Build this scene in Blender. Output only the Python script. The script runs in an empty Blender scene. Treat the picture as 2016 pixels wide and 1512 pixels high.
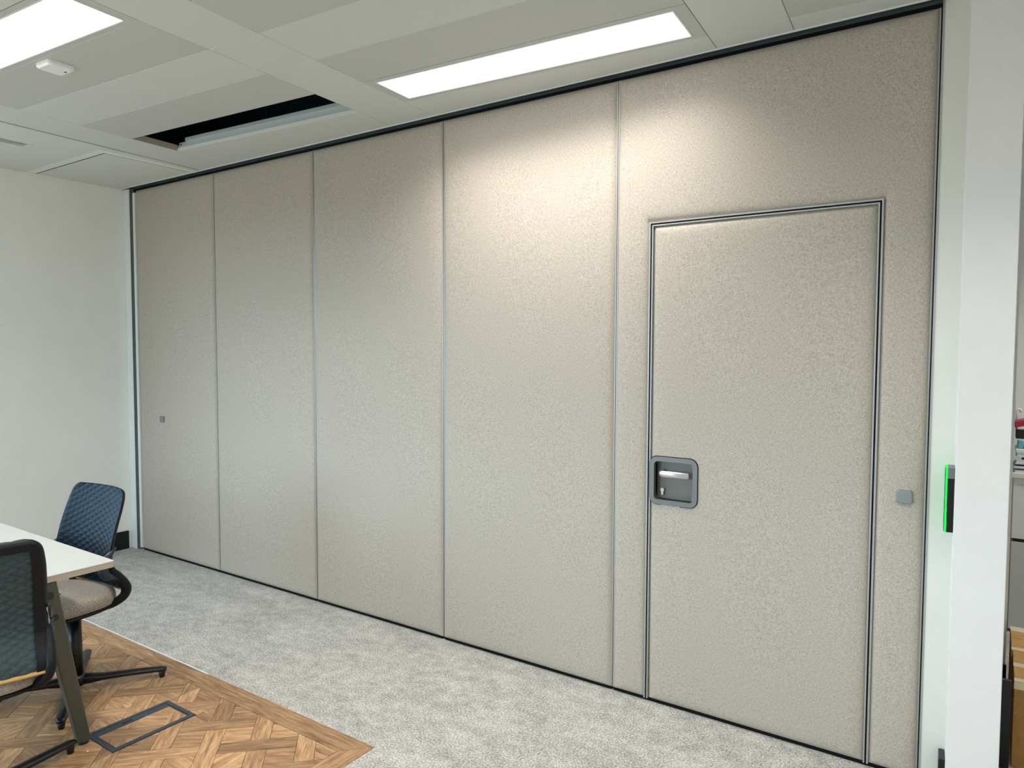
import bpy, bmesh, math, random
from mathutils import Vector, Matrix
random.seed(7)
scene = bpy.context.scene
C = scene.collection

# ------------------------------------------------------------------ camera
cam_d = bpy.data.cameras.new('camera')
cam = bpy.data.objects.new('camera', cam_d); C.objects.link(cam)
cam_d.sensor_width = 36.0
cam_d.lens = 1404.2 / 2016.0 * 36.0
cam_d.clip_start = 0.02
YAW, PITCH, ROLL = math.radians(34.150), math.radians(-2.876), math.radians(0.182)
fwd = Vector((-math.sin(YAW) * math.cos(PITCH), math.cos(YAW) * math.cos(PITCH), math.sin(PITCH)))
rgt = Vector((math.cos(YAW), math.sin(YAW), 0.0))
upv = rgt.cross(fwd)
r2 = rgt * math.cos(ROLL) + upv * math.sin(ROLL)
u2 = -rgt * math.sin(ROLL) + upv * math.cos(ROLL)
M = Matrix((r2, u2, -fwd)).transposed().to_4x4()
M.translation = Vector((0.0, -2.937, 1.587))
cam.matrix_world = M
scene.camera = cam

# ------------------------------------------------------------------ world, daylight, exposure
world = bpy.data.worlds.new('world'); scene.world = world
world.use_nodes = True
bg = world.node_tree.nodes['Background']
wt = world.node_tree
w_tc = wt.nodes.new('ShaderNodeTexCoord'); w_sp = wt.nodes.new('ShaderNodeSeparateXYZ'); w_rp = wt.nodes.new('ShaderNodeValToRGB')
wt.links.new(w_tc.outputs['Generated'], w_sp.inputs[0]); wt.links.new(w_sp.outputs['Z'], w_rp.inputs['Fac'])
w_rp.color_ramp.elements[0].position = 0.0; w_rp.color_ramp.elements[0].color = (0.16, 0.18, 0.17, 1)      # ground and buildings outside
w_rp.color_ramp.elements[1].position = 0.03; w_rp.color_ramp.elements[1].color = (0.57, 0.81, 1.0, 1)      # overcast sky
wt.links.new(w_rp.outputs['Color'], bg.inputs['Color'])
bg.inputs['Strength'].default_value = 12.5
LED_W = 16.0          # radiant watts of one ceiling panel
LED_SPREAD = math.radians(125)
scene.view_settings.view_transform = 'Standard'
scene.view_settings.look = 'None'
scene.view_settings.gamma = 1.0
scene.view_settings.use_curve_mapping = False
scene.view_settings.exposure = 0.0
scene.cycles.use_denoising = True
scene.cycles.max_bounces = 10
scene.cycles.diffuse_bounces = 6
scene.cycles.sample_clamp_indirect = 8.0

def portal(name, loc, sx, sy, rot):
    l = bpy.data.lights.new(name, 'AREA'); l.shape = 'RECTANGLE'; l.size = sx; l.size_y = sy
    l.cycles.is_portal = True
    o = bpy.data.objects.new(name, l); C.objects.link(o)
    o.location = loc; o.rotation_euler = rot
    return o
# daylight enters through real window openings in the side wall (out of view) and behind the camera
portal('window_daylight', (-5.60, -3.40, 1.75), 2.9, 1.7, (math.radians(90), 0, math.radians(-90)))
portal('window_daylight', (-3.6, -6.47, 1.75), 2.6, 1.7, (math.radians(90), 0, 0))

# ------------------------------------------------------------------ helpers
def lin(c):
    return tuple(((v / 255.0) / 12.92 if v <= 10 else (((v / 255.0) + 0.055) / 1.055) ** 2.4) for v in c)

class NT:
    def __init__(s, name):
        s.m = bpy.data.materials.new(name); s.m.use_nodes = True
        s.t = s.m.node_tree; s.b = s.t.nodes['Principled BSDF']
    def n(s, typ, **kw):
        nd = s.t.nodes.new(typ)
        for k, v in kw.items():
            if k in nd.inputs: nd.inputs[k].default_value = v
            else: setattr(nd, k, v)
        return nd
    def l(s, a, b): s.t.links.new(a, b)
    def set(s, **kw):
        for k, v in kw.items(): s.b.inputs[k.replace('_', ' ')].default_value = v
    def coord(s, kind='Object', scale=(1, 1, 1), loc=None):
        tc = s.n('ShaderNodeTexCoord'); mp = s.n('ShaderNodeMapping')
        mp.inputs['Scale'].default_value = scale
        s.l(tc.outputs[kind], mp.inputs['Vector'])
        return mp
    def ramp(s, fac, stops):
        r = s.n('ShaderNodeValToRGB')
        e = r.color_ramp.elements
        e[0].position, e[0].color = stops[0][0], (*stops[0][1], 1)
        e[1].position, e[1].color = stops[-1][0], (*stops[-1][1], 1)
        for p_, c_ in stops[1:-1]:
            x = e.new(p_); x.color = (*c_, 1)
        s.l(fac, r.inputs['Fac'])
        return r
    def noise(s, vec, scale, detail=3, rough=0.6):
        n_ = s.n('ShaderNodeTexNoise'); n_.inputs['Scale'].default_value = scale
        n_.inputs['Detail'].default_value = detail; n_.inputs['Roughness'].default_value = rough
        s.l(vec, n_.inputs['Vector']); return n_
    def bump(s, h, strength=0.3, dist=0.002):
        b = s.n('ShaderNodeBump'); b.inputs['Strength'].default_value = strength; b.inputs['Distance'].default_value = dist
        s.l(h, b.inputs['Height']); s.l(b.outputs['Normal'], s.b.inputs['Normal'])
    def mix(s, fac, a, b, mode='MIX'):
        m = s.n('ShaderNodeMix', data_type='RGBA', blend_type=mode)
        if isinstance(fac, float): m.inputs[0].default_value = fac
        else: s.l(fac, m.inputs[0])
        for i, v in ((6, a), (7, b)):
            if isinstance(v, tuple): m.inputs[i].default_value = (*v, 1)
            else: s.l(v, m.inputs[i])
        return m.outputs[2]
    def col(s, sock): s.l(sock, s.b.inputs['Base Color'])

MAT = {}
def simple(name, rgb, rough=0.6, metal=0.0, spec=0.5, fine=0.0):
    m = NT(name); m.set(Roughness=rough, Metallic=metal); m.b.inputs['Specular IOR Level'].default_value = spec
    c = lin(rgb)
    mp = m.coord('Object'); nz = m.noise(mp.outputs[0], 9.0, 4)
    k = 0.015
    r = m.ramp(nz.outputs[0], [(0.3, tuple(v * (1 - k) for v in c)), (0.7, tuple(min(1, v * (1 + k)) for v in c))])
    m.col(r.outputs[0])
    if fine:
        n2 = m.noise(mp.outputs[0], 400.0, 2); m.bump(n2.outputs[0], fine, 0.001)
    MAT[name] = m.m
    return m.m

simple('wall_paint', (244, 245, 241), 0.75, fine=0.05)
simple('pier_paint', (232, 230, 227), 0.6, fine=0.03)
simple('pale_paint', (222, 223, 214), 0.6, fine=0.03)
simple('ceiling_metal', (208, 212, 210), 0.62)
simple('plaster', (216, 220, 217), 0.8)
simple('trim_white', (232, 236, 234), 0.4)
simple('aluminium', (176, 175, 173), 0.45, 0.55)
simple('channel_grey', (128, 138, 142), 0.4, 0.5)
simple('track_metal', (96, 108, 114), 0.4, 0.6)
simple('black_rubber', (8, 9, 11), 0.7, spec=0.2)
simple('black_baseboard', (12, 14, 18), 0.35)
simple('core_dark', (34, 34, 36), 0.8)
simple('plenum', (40, 62, 70), 0.95, spec=0.1)
simple('galvanised', (206, 214, 216), 0.45, 0.15)
simple('rod', (14, 18, 20), 0.8, 0.0)
simple('table_white', (180, 180, 174), 0.5)
simple('table_edge', (186, 172, 152), 0.6)
simple('table_leg', (74, 76, 68), 0.45, 0.1)
simple('leg_joint', (28, 30, 30), 0.5)
simple('chair_black', (6, 8, 12), 0.36)
simple('chair_wing', (30, 44, 58), 0.25)
simple('chair_frame', (4, 7, 14), 0.5, spec=0.3)
simple('piping', (196, 156, 92), 0.7)
simple('piping_cream', (205, 196, 176), 0.7)
simple('chrome', (220, 222, 224), 0.15, 1.0)
simple('satin_steel', (214, 215, 217), 0.36, 0.9)
simple('pewter', (122, 121, 119), 0.42, 0.75)
simple('pewter_dark', (118, 116, 110), 0.5, 0.6)
simple('lock_steel', (190, 184, 168), 0.25, 1.0)
simple('plate_grey', (146, 149, 150), 0.4, 0.6)
simple('floorbox_grey', (62, 72, 82), 0.45, 0.3)
simple('floorbox_dark', (18, 20, 24), 0.6)
simple('sensor_white', (240, 242, 244), 0.4)
simple('reader_black', (8, 9, 10), 0.25)
simple('reader_grey', (108, 114, 116), 0.4)
simple('cabinet_white', (224, 226, 222), 0.5)
simple('cabinet_grey', (196, 197, 192), 0.5)
simple('box_white', (232, 236, 240), 0.6)
simple('paper', (214, 216, 222), 0.8)
simple('paper_blue', (96, 104, 140), 0.8)
simple('red_plastic', (170, 34, 58), 0.4)
simple('teal_plastic', (110, 176, 178), 0.4)
simple('ink_black', (26, 26, 28), 0.6)
simple('debris', (236, 232, 222), 0.8)
simple('tape', (214, 196, 166), 0.2)

def emission(name, rgb, strength):
    m = NT(name); m.set(Roughness=0.5)
    c = lin(rgb)
    m.b.inputs['Base Color'].default_value = (*c, 1)
    m.b.inputs['Emission Color'].default_value = (*c, 1)
    m.b.inputs['Emission Strength'].default_value = strength
    MAT[name] = m.m
emission('led_diffuser', (250, 250, 255), 3.0)
emission('green_led', (0, 255, 70), 1.7)

m = NT('window_glass'); m.t.nodes.remove(m.b)
g_t = m.n('ShaderNodeBsdfTransparent'); g_g = m.n('ShaderNodeBsdfGlossy'); g_g.inputs['Roughness'].default_value = 0.02
g_m = m.n('ShaderNodeMixShader'); g_m.inputs[0].default_value = 0.06
m.l(g_t.outputs[0], g_m.inputs[1]); m.l(g_g.outputs[0], g_m.inputs[2]); m.l(g_m.outputs[0], m.t.nodes['Material Output'].inputs['Surface'])
MAT['window_glass'] = m.m

# woven upholstery of the movable wall
m = NT('partition_fabric'); m.set(Roughness=0.62); m.b.inputs['Specular IOR Level'].default_value = 0.35
m.b.inputs['Sheen Weight'].default_value = 0.25; m.b.inputs['Sheen Roughness'].default_value = 0.4
tc = m.n('ShaderNodeTexCoord')
def mapped(scale):
    mp = m.n('ShaderNodeMapping'); mp.inputs['Scale'].default_value = scale
    m.l(tc.outputs['Object'], mp.inputs['Vector']); return mp.outputs[0]
n1 = m.noise(mapped((1, 1, 0.22)), 520.0, 2, 0.7)
n2 = m.noise(mapped((0.22, 1, 1)), 520.0, 2, 0.7)
n3 = m.noise(mapped((1, 1, 1)), 120.0, 3, 0.7)
a = m.n('ShaderNodeMath', operation='ADD'); m.l(n1.outputs[0], a.inputs[0]); m.l(n2.outputs[0], a.inputs[1])
b_ = m.n('ShaderNodeMath', operation='MULTIPLY_ADD'); m.l(n3.outputs[0], b_.inputs[0]); b_.inputs[1].default_value = 0.25; m.l(a.outputs[0], b_.inputs[2])
h = m.n('ShaderNodeMath', operation='MULTIPLY'); m.l(b_.outputs[0], h.inputs[0]); h.inputs[1].default_value = 0.444
r = m.ramp(h.outputs[0], [(0.36, lin((146, 137, 123))), (0.5, lin((181, 172, 159))), (0.64, lin((203, 195, 183)))])
m.col(r.outputs[0]); m.bump(h.outputs[0], 0.25, 0.001)
MAT['partition_fabric'] = m.m

# carpet
m = NT('carpet'); m.set(Roughness=0.95); m.b.inputs['Specular IOR Level'].default_value = 0.1
m.b.inputs['Sheen Weight'].default_value = 0.2
mp = m.coord('Object')
fine = m.noise(mp.outputs[0], 130.0, 4, 0.8)
mid = m.noise(mp.outputs[0], 15.0, 5, 0.75)
mp2 = m.coord('Object', (1.0, 2.2, 1.0))
big = m.noise(mp2.outputs[0], 3.0, 6, 0.75)
s1 = m.n('ShaderNodeMath', operation='MULTIPLY_ADD'); m.l(mid.outputs[0], s1.inputs[0]); s1.inputs[1].default_value = 0.28; m.l(fine.outputs[0], s1.inputs[2])
s2 = m.n('ShaderNodeMath', operation='MULTIPLY_ADD'); m.l(big.outputs[0], s2.inputs[0]); s2.inputs[1].default_value = 0.22; m.l(s1.outputs[0], s2.inputs[2])
s3 = m.n('ShaderNodeMath', operation='MULTIPLY'); m.l(s2.outputs[0], s3.inputs[0]); s3.inputs[1].default_value = 0.667
r = m.ramp(s3.outputs[0], [(0.41, lin((108, 106, 102))), (0.5, lin((168, 166, 160))), (0.59, lin((216, 212, 203)))])
m.col(r.outputs[0]); m.bump(fine.outputs[0], 0.5, 0.004)
MAT['carpet'] = m.m

# oak parquet (grain along local x, each piece its own tone)
m = NT('oak'); m.set(Roughness=0.34)
tc = m.n('ShaderNodeTexCoord'); oi = m.n('ShaderNodeObjectInfo')
off = m.n('ShaderNodeVectorMath', operation='SCALE'); off.inputs[0].default_value = (17.3, 9.1, 5.7); m.l(oi.outputs['Random'], off.inputs['Scale'])
ad = m.n('ShaderNodeVectorMath', operation='ADD'); m.l(tc.outputs['Object'], ad.inputs[0]); m.l(off.outputs[0], ad.inputs[1])
mp = m.n('ShaderNodeMapping'); mp.inputs['Scale'].default_value = (1.0, 9.0, 1.0); m.l(ad.outputs[0], mp.inputs['Vector'])
g1 = m.noise(mp.outputs[0], 7.0, 6, 0.65); g1.inputs['Distortion'].default_value = 0.6
mp3 = m.n('ShaderNodeMapping'); mp3.inputs['Scale'].default_value = (2.0, 30.0, 1.0); m.l(ad.outputs[0], mp3.inputs['Vector'])
g2 = m.noise(mp3.outputs[0], 14.0, 3, 0.6)
gm = m.n('ShaderNodeMath', operation='MULTIPLY_ADD'); m.l(g2.outputs[0], gm.inputs[0]); gm.inputs[1].default_value = 0.35; m.l(g1.outputs[0], gm.inputs[2])
gs = m.n('ShaderNodeMath', operation='MULTIPLY'); m.l(gm.outputs[0], gs.inputs[0]); gs.inputs[1].default_value = 0.74
r = m.ramp(gs.outputs[0], [(0.33, lin((104, 74, 50))), (0.47, lin((164, 126, 90))), (0.64, lin((204, 168, 126)))])
tone = m.ramp(oi.outputs['Random'], [(0.0, (0.66, 0.64, 0.63)), (0.5, (0.95, 0.94, 0.92)), (1.0, (1.2, 1.19, 1.16))])
m.col(m.mix(1.0, r.outputs[0], tone.outputs[0], 'MULTIPLY')); m.bump(g2.outputs[0], 0.15, 0.001)
MAT['oak'] = m.m

# perforated metal tile
m = NT('ceiling_perforated'); m.set(Roughness=0.65)
mp = m.coord('Object', (1, 1, 1))
vo = m.n('ShaderNodeTexVoronoi'); vo.inputs['Scale'].default_value = 260.0; vo.inputs['Randomness'].default_value = 0.0
m.l(mp.outputs[0], vo.inputs['Vector'])
r = m.ramp(vo.outputs['Distance'], [(0.24, lin((150, 153, 150))), (0.34, lin((206, 210, 207)))])
m.col(r.outputs[0])
MAT['ceiling_perforated'] = m.m

# upholstery of the chairs
def cloth(name, c0, c1, scale=300, sheen=0.4, rough=0.75):
    m = NT(name); m.set(Roughness=rough); m.b.inputs['Sheen Weight'].default_value = sheen
    mp = m.coord('Object'); nz = m.noise(mp.outputs[0], scale, 3, 0.7)
    r = m.ramp(nz.outputs[0], [(0.35, lin(c0)), (0.65, lin(c1))]); m.col(r.outputs[0]); m.bump(nz.outputs[0], 0.2, 0.001)
    m.b.inputs['Specular IOR Level'].default_value = 0.2
    MAT[name] = m.m
cloth('quilt_blue', (4, 26, 40), (8, 37, 54), 260, 0.0, 0.6)
cloth('quilt_teal', (50, 62, 66), (66, 80, 84), 260, 0.1, 0.6)
cloth('seat_wool', (120, 112, 100), (170, 162, 150), 190, 0.3, 0.9)
cloth('cardboard', (172, 132, 78), (190, 150, 94), 40, 0.0, 0.85)
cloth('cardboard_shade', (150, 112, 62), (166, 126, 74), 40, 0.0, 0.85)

def mkobj(name, verts, faces, mat, parent=None, smooth=False, loc=None, rot=None):
    me = bpy.data.meshes.new(name); me.from_pydata([tuple(v) for v in verts], [], faces); me.update()
    return linkmesh(name, me, mat, parent, smooth, loc, rot)
def linkmesh(name, me, mat, parent=None, smooth=False, loc=None, rot=None):
    if mat is not None and len(me.materials) == 0: me.materials.append(MAT[mat])
    if smooth:
        for p_ in me.polygons: p_.use_smooth = True
    o = bpy.data.objects.new(name, me); C.objects.link(o)
    if parent: o.parent = parent
    if loc: o.location = loc
    if rot: o.rotation_euler = rot
    return o
def from_bm(name, bm, mat, parent=None, smooth=False, loc=None, rot=None):
    bmesh.ops.recalc_face_normals(bm, faces=bm.faces)
    me = bpy.data.meshes.new(name); bm.to_mesh(me); bm.free()
    return linkmesh(name, me, mat, parent, smooth, loc, rot)
def bm_box(bm, x0, x1, y0, y1, z0, z1, mtx=None):
    vs = [bm.verts.new(Vector(p_)) for p_ in ((x0,y0,z0),(x1,y0,z0),(x1,y1,z0),(x0,y1,z0),(x0,y0,z1),(x1,y0,z1),(x1,y1,z1),(x0,y1,z1))]
    if mtx:
        for v in vs: v.co = mtx @ v.co
    fs = [bm.faces.new([vs[i] for i in f]) for f in ((0,3,2,1),(4,5,6,7),(0,1,5,4),(1,2,6,5),(2,3,7,6),(3,0,4,7))]
    return vs, fs
def box(name, x0, x1, y0, y1, z0, z1, mat, parent=None, bevel=0.0, seg=2, mtx=None, smooth=False):
    bm = bmesh.new(); bm_box(bm, x0, x1, y0, y1, z0, z1, mtx)
    if bevel: bmesh.ops.bevel(bm, geom=bm.edges[:], offset=bevel, segments=seg, affect='EDGES', profile=0.5)
    return from_bm(name, bm, mat, parent, smooth)
def prism(name, poly, z0, z1, mat, parent=None, bevel=0.0, loc=None, rot=None):
    """poly: 2D list (x,y); extruded in z"""
    bm = bmesh.new()
    lo = [bm.verts.new((x, y, z0)) for x, y in poly]; hi = [bm.verts.new((x, y, z1)) for x, y in poly]
    bm.faces.new(lo[::-1]); bm.faces.new(hi)
    n = len(poly)
    for i in range(n): bm.faces.new((lo[i], lo[(i+1) % n], hi[(i+1) % n], hi[i]))
    if bevel: bmesh.ops.bevel(bm, geom=bm.edges[:], offset=bevel, segments=1, affect='EDGES')
    return from_bm(name, bm, mat, parent, False, loc, rot)
def rrect(x0, x1, y0, y1, r, n=6):
    pts = []
    for cx, cy, a0 in ((x1-r, y1-r, 0), (x0+r, y1-r, 90), (x0+r, y0+r, 180), (x1-r, y0+r, 270)):
        for k in range(n + 1):
            a = math.radians(a0 + 90.0 * k / n); pts.append((cx + r*math.cos(a), cy + r*math.sin(a)))
    return pts
def ring_prism(name, outer, inner, d0, d1, mat, parent=None, axis='y', bevel=0.0):
    """outer/inner: same-length 2D loops; extruded along y (loops in x,z) or along z (loops in x,y)"""
    def P(p_, d): return (p_[0], d, p_[1]) if axis == 'y' else (p_[0], p_[1], d)
    n = len(outer); V = []
    for lp, d in ((outer, d0), (inner, d0), (outer, d1), (inner, d1)): V += [P(q, d) for q in lp]
    F = []
    for i in range(n):
        j = (i + 1) % n
        F += [(i, j, n+j, n+i), (2*n+i, 3*n+i, 3*n+j, 2*n+j), (i, 2*n+i, 2*n+j, j), (n+i, n+j, 3*n+j, 3*n+i)]
    bm = bmesh.new(); vs = [bm.verts.new(v) for v in V]
    for f in F: bm.faces.new([vs[k] for k in f])
    if bevel:
        es = [e for e in bm.edges if len(e.link_faces) == 2 and e.calc_face_angle(0) > 1.0]
        bmesh.ops.bevel(bm, geom=es, offset=bevel, segments=2, affect='EDGES')
    return from_bm(name, bm, mat, parent)
def cyl(name, p0, p1, r0, r1, mat, parent=None, seg=20, smooth=True, bevel=0.0):
    p0, p1 = Vector(p0), Vector(p1); d = p1 - p0
    bm = bmesh.new()
    bmesh.ops.create_cone(bm, cap_ends=True, segments=seg, radius1=r0, radius2=r1, depth=d.length)
    if bevel:
        es = [e for e in bm.edges if e.calc_face_angle(0) > 1.2]
        bmesh.ops.bevel(bm, geom=es, offset=bevel, segments=2, affect='EDGES')
    q = Vector((0, 0, 1)).rotation_difference(d.normalized())
    bmesh.ops.transform(bm, matrix=Matrix.Translation((p0+p1)/2) @ q.to_matrix().to_4x4(), verts=bm.verts)
    o = from_bm(name, bm, mat, parent)
    for p_ in o.data.polygons: p_.use_smooth = smooth and len(p_.vertices) < 6
    return o
def sweep(name, path, radii, mat, parent=None, seg=10, up=Vector((1, 0, 0)), closed=False):
    """elliptic tube; radii: list of (a along 'up', b across)"""
    V, F = [], []
    n = len(path); path = [Vector(p_) for p_ in path]
    for i, p_ in enumerate(path):
        t = (path[min(i+1, n-1)] - path[max(i-1, 0)]) if not closed else (path[(i+1) % n] - path[i-1])
        t.normalize()
        s_ = (up - t * up.dot(t)).normalized(); w = t.cross(s_)
        ra, rb = radii[i] if isinstance(radii, list) else radii
        for k in range(seg):
            a = 2*math.pi*k/seg; V.append(p_ + s_*ra*math.cos(a) + w*rb*math.sin(a))
    m_ = n if closed else n - 1
    for i in range(m_):
        for k in range(seg):
            i2 = (i+1) % n; k2 = (k+1) % seg
            F.append((i*seg+k, i*seg+k2, i2*seg+k2, i2*seg+k))
    if not closed:
        F.append(tuple(range(seg))[::-1]); F.append(tuple((n-1)*seg+k for k in range(seg)))
    return mkobj(name, V, F, mat, parent, True)
def thing(name, label, cat, loc=(0, 0, 0), rz=0.0, group=None):
    o = bpy.data.objects.new(name, None); C.objects.link(o); o.empty_display_size = 0.1
    o.location = loc; o.rotation_euler = (0, 0, rz)
    return tag(o, label, cat, group)
def tag(o, label, cat, group=None):
    o['label'] = label; o['category'] = cat
    if group: o['group'] = group
    return o
def struct(o, label=None):
    o['kind'] = 'structure'
    if label: o['label'] = label
    return o
def copy_tree(o, parent=None):
    c = o.copy(); C.objects.link(c); c.parent = parent
    for ch in list(o.children): copy_tree(ch, c)
    return c
def clip(poly, a, b, c):
    """keep a*x+b*y<=c"""
    out = []
    for i in range(len(poly)):
        p_, q = poly[i], poly[(i+1) % len(poly)]
        dp, dq = a*p_[0]+b*p_[1]-c, a*q[0]+b*q[1]-c
        if dp <= 0: out.append(p_)
        if dp*dq < 0:
            t = dp/(dp-dq); out.append((p_[0]+(q[0]-p_[0])*t, p_[1]+(q[1]-p_[1])*t))
    return out
def area(poly): return abs(sum(poly[i][0]*poly[(i+1) % len(poly)][1]-poly[(i+1) % len(poly)][0]*poly[i][1] for i in range(len(poly))))/2
def shrink(poly, d):
    n = len(poly); sgn = 1 if sum(poly[i][0]*poly[(i+1) % n][1]-poly[(i+1) % n][0]*poly[i][1] for i in range(n)) > 0 else -1
    out = poly
    for i in range(n):
        p_, q = Vector(poly[i]), Vector(poly[(i+1) % n]); t = q-p_
        if t.length < 1e-6: continue
        t.normalize(); nx, ny = t.y*sgn, -t.x*sgn   # outward
        out = clip(out, nx, ny, nx*p_.x+ny*p_.y-d)
        if len(out) < 3: return []
    return out

# ------------------------------------------------------------------ shell of the place
HC = 2.80
XL, XR, YB, YF = -5.63, 3.2, -6.5, 2.75
# floor: carpet everywhere except the parquet inlay (x<-1.995, -5<y<-0.957)
PX, PY0, PY1 = -1.997, -4.6, -0.957
bm = bmesh.new()
for a in ((XL-0.1, XR, PY1, YF), (PX, XR, PY0, PY1), (XL-0.1, XR, YB-0.1, PY0)):
    bm_box(bm, a[0], a[1], a[2], a[3], -0.08, 0.0)
struct(from_bm('floor', bm, 'carpet'), 'mottled light grey carpet floor')
bm = bmesh.new(); bm_box(bm, XL, XR, YB, YF, 3.45, 3.6)
struct(from_bm('ceiling_slab', bm, 'plenum'), 'dark soffit above the suspended ceiling')
bm = bmesh.new()
bm_box(bm, XL-.1, XL, -1.95, YF, 0, 3.5); bm_box(bm, XL-.1, XL, YB-.1, -4.85, 0, 3.5)
bm_box(bm, XL-.1, XL, -4.85, -1.95, 0, .9); bm_box(bm, XL-.1, XL, -4.85, -1.95, 2.6, 3.5)
struct(from_bm('wall_left', bm, 'wall_paint'), 'plain off-white side wall')
bm = bmesh.new()
bm_box(bm, XL, -4.9, YB-.1, YB, 0, 3.5); bm_box(bm, -2.3, XR+.1, YB-.1, YB, 0, 3.5)
bm_box(bm, -4.9, -2.3, YB-.1, YB, 0, .9); bm_box(bm, -4.9, -2.3, YB-.1, YB, 2.6, 3.5)
struct(from_bm('wall_back', bm, 'wall_paint'))
def win(n_, w, mtx):
    o = ring_prism('window_%d' % n_, [(0, .9), (w, .9), (w, 2.6), (0, 2.6)], [(.06, .96), (w-.06, .96), (w-.06, 2.54), (.06, 2.54)], .02, .08, 'trim_white')
    o.data.transform(mtx); struct(o)
    for t in (0, 1/3, 2/3): box('pane', w*t+(.06 if t == 0 else .02), w*(t+1/3)-(.06 if t > .5 else .02), .048, .052, .96, 2.54, 'window_glass', o, mtx=mtx)
    for t in (1/3, 2/3): box('mullion', w*t-.02, w*t+.02, .03, .07, .96, 2.54, 'trim_white', o, mtx=mtx)
win(1, 2.9, Matrix.Translation((XL, -4.85, 0)) @ Matrix.Rotation(math.radians(90), 4, 'Z'))
win(2, 2.6, Matrix.Translation((-2.3, YB, 0)) @ Matrix.Rotation(math.radians(180), 4, 'Z'))
struct(box('wall_right', XR, XR+0.1, YB-0.1, YF, 0, 3.5, 'wall_paint'))
struct(box('wall_front', XL-0.1, XR+0.1, YF, YF+0.1, 0, 3.5, 'wall_paint'), 'grey-white wall of the area beyond the pier')
# plenum barrier above the track
struct(box('trim_1', XL, -0.1, 0.12, 0.16, 2.83, 3.45, 'plenum'))

# ------------------------------------------------------------------ suspended ceiling
A = math.radians(3.837); ca, sa = math.cos(A), math.sin(A)
def uv(u, v): return (u*ca - v*sa, u*sa + v*ca)
EDGE_Y = -0.030
ceil = bpy.data.objects.new('ceiling', None); C.objects.link(ceil); struct(ceil, 'suspended ceiling of white metal tiles')
US = [(-4.553, -4.255), (-2.771, -2.471), (-0.974, -0.676), (0.824, 1.124), (2.624, 2.924)]
VS = [-0.104 - 0.2955*k for k in range(0, 21)]
def tile(poly, mat, name='ceiling_tile', z=0.0, keep_front=True):
    if keep_front: poly = clip(poly, 0, 1, EDGE_Y)
    poly = clip(poly, -1, 0, -(XL+0.002))
    poly = clip(poly, 1, 0, XR); poly = clip(poly, 0, -1, -(YB+.002)) if len(poly) > 2 else poly
    if len(poly) < 3 or area(poly) < 1e-4: return
    poly = shrink(poly, 0.0012)
    if len(poly) < 3: return
    cx = sum(p_[0] for p_ in poly)/len(poly); cy = sum(p_[1] for p_ in poly)/len(poly)
    lp = [((x-cx)*ca+(y-cy)*sa, -(x-cx)*sa+(y-cy)*ca) for x, y in poly]
    prism(name, lp, 0, 0.032, mat, ceil, 0.002, (cx, cy, HC+z), (0, 0, A))
def quad(u0, u1, v0, v1): return [uv(u0, v0), uv(u1, v0), uv(u1, v1), uv(u0, v1)]
LIGHTS = {(1, 0), (0, 4), (1, 8), (0, 12), (2, 4), (2, 12), (1, 16), (3, 8)}
FEET = {}
lightpos = []
for b in range(4):
    u0, u1 = US[b][1], US[b+1][0]
    for k in range(len(VS)-1):
        v1, v0 = VS[k], VS[k+1]
        if b == 0 and k == 0: continue                     # tile taken out: dark opening
        if (b, k) in LIGHTS: lightpos.append((b, k, u0, u1, v0, v1)); continue
        tile(quad(u0, u1, v0, v1), 'ceiling_metal' if k % 3 == 2 else 'ceiling_perforated', z=random.uniform(-.0006, .0006))
    tile(quad(u0, u1, VS[0], 0.6), 'ceiling_metal', 'ceiling_margin')   # cut margin along the partition
for u0, u1 in US:
    v = 0.6
    for v0, v1 in ((VS[0]-.2955*3, 0.6), (VS[8], VS[3]), (VS[13], VS[8]), (VS[20], VS[13])):
        tile(quad(u0, u1, v0, v1), 'ceiling_metal', 'ceiling_band')
# plasterboard margin between the tile field and the side wall (with the hatch opening left free)
HX, HY = -4.672, -0.617
def kx(y): return (-4.578*1.0) + (-0.075)*(y+0.0)*0.85     # slanted edge towards the tiles
e0, e1 = uv(-4.578, 0.35), uv(-4.578, -6.6)
def edge_x(y): return e0[0] + (e1[0]-e0[0])*(y-e0[1])/(e1[1]-e0[1])
FR = 0.06
polyA = [(XL+.002, YB), (edge_x(YB), YB), (edge_x(HY-FR), HY-FR), (XL+.002, HY-FR)]
polyB = [(HX+FR, HY-FR), (edge_x(HY-FR), HY-FR), (edge_x(EDGE_Y), EDGE_Y), (HX+FR, EDGE_Y)]
for q in (polyA, polyB): prism('plaster_margin', q, HC, HC+0.03, 'plaster', ceil)
# two thin shadow-line trims along the tile field
prism('edge_trim', quad(-4.5745, -4.5565, -6.3, 0.262), HC-0.003, HC+0.02, 'ceiling_metal', ceil)
for du in (-4.577, -4.5545): prism('shadow_gap', quad(du-.002, du+.002, -6.3, 0.262), HC-.0002, HC+0.02, 'channel_grey', ceil)
# corridor ceiling beyond the partition line
prism('plaster_margin', [(-0.06, 0.0), (XR, 0.0), (XR, YF), (-0.06, YF)], HC, HC+0.03, 'plaster', ceil)
prism('plaster_margin', [(-0.17, EDGE_Y), (XR, EDGE_Y), (XR, 0.0), (-0.17, 0.0)], HC, HC+0.03, 'plaster', ceil)
# bright lip on the cut edge above the movable wall
box('edge_lip', XL+.002, -0.19, EDGE_Y-.001, EDGE_Y+0.004, HC-0.004, HC+0.03, 'trim_white', ceil)
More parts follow.
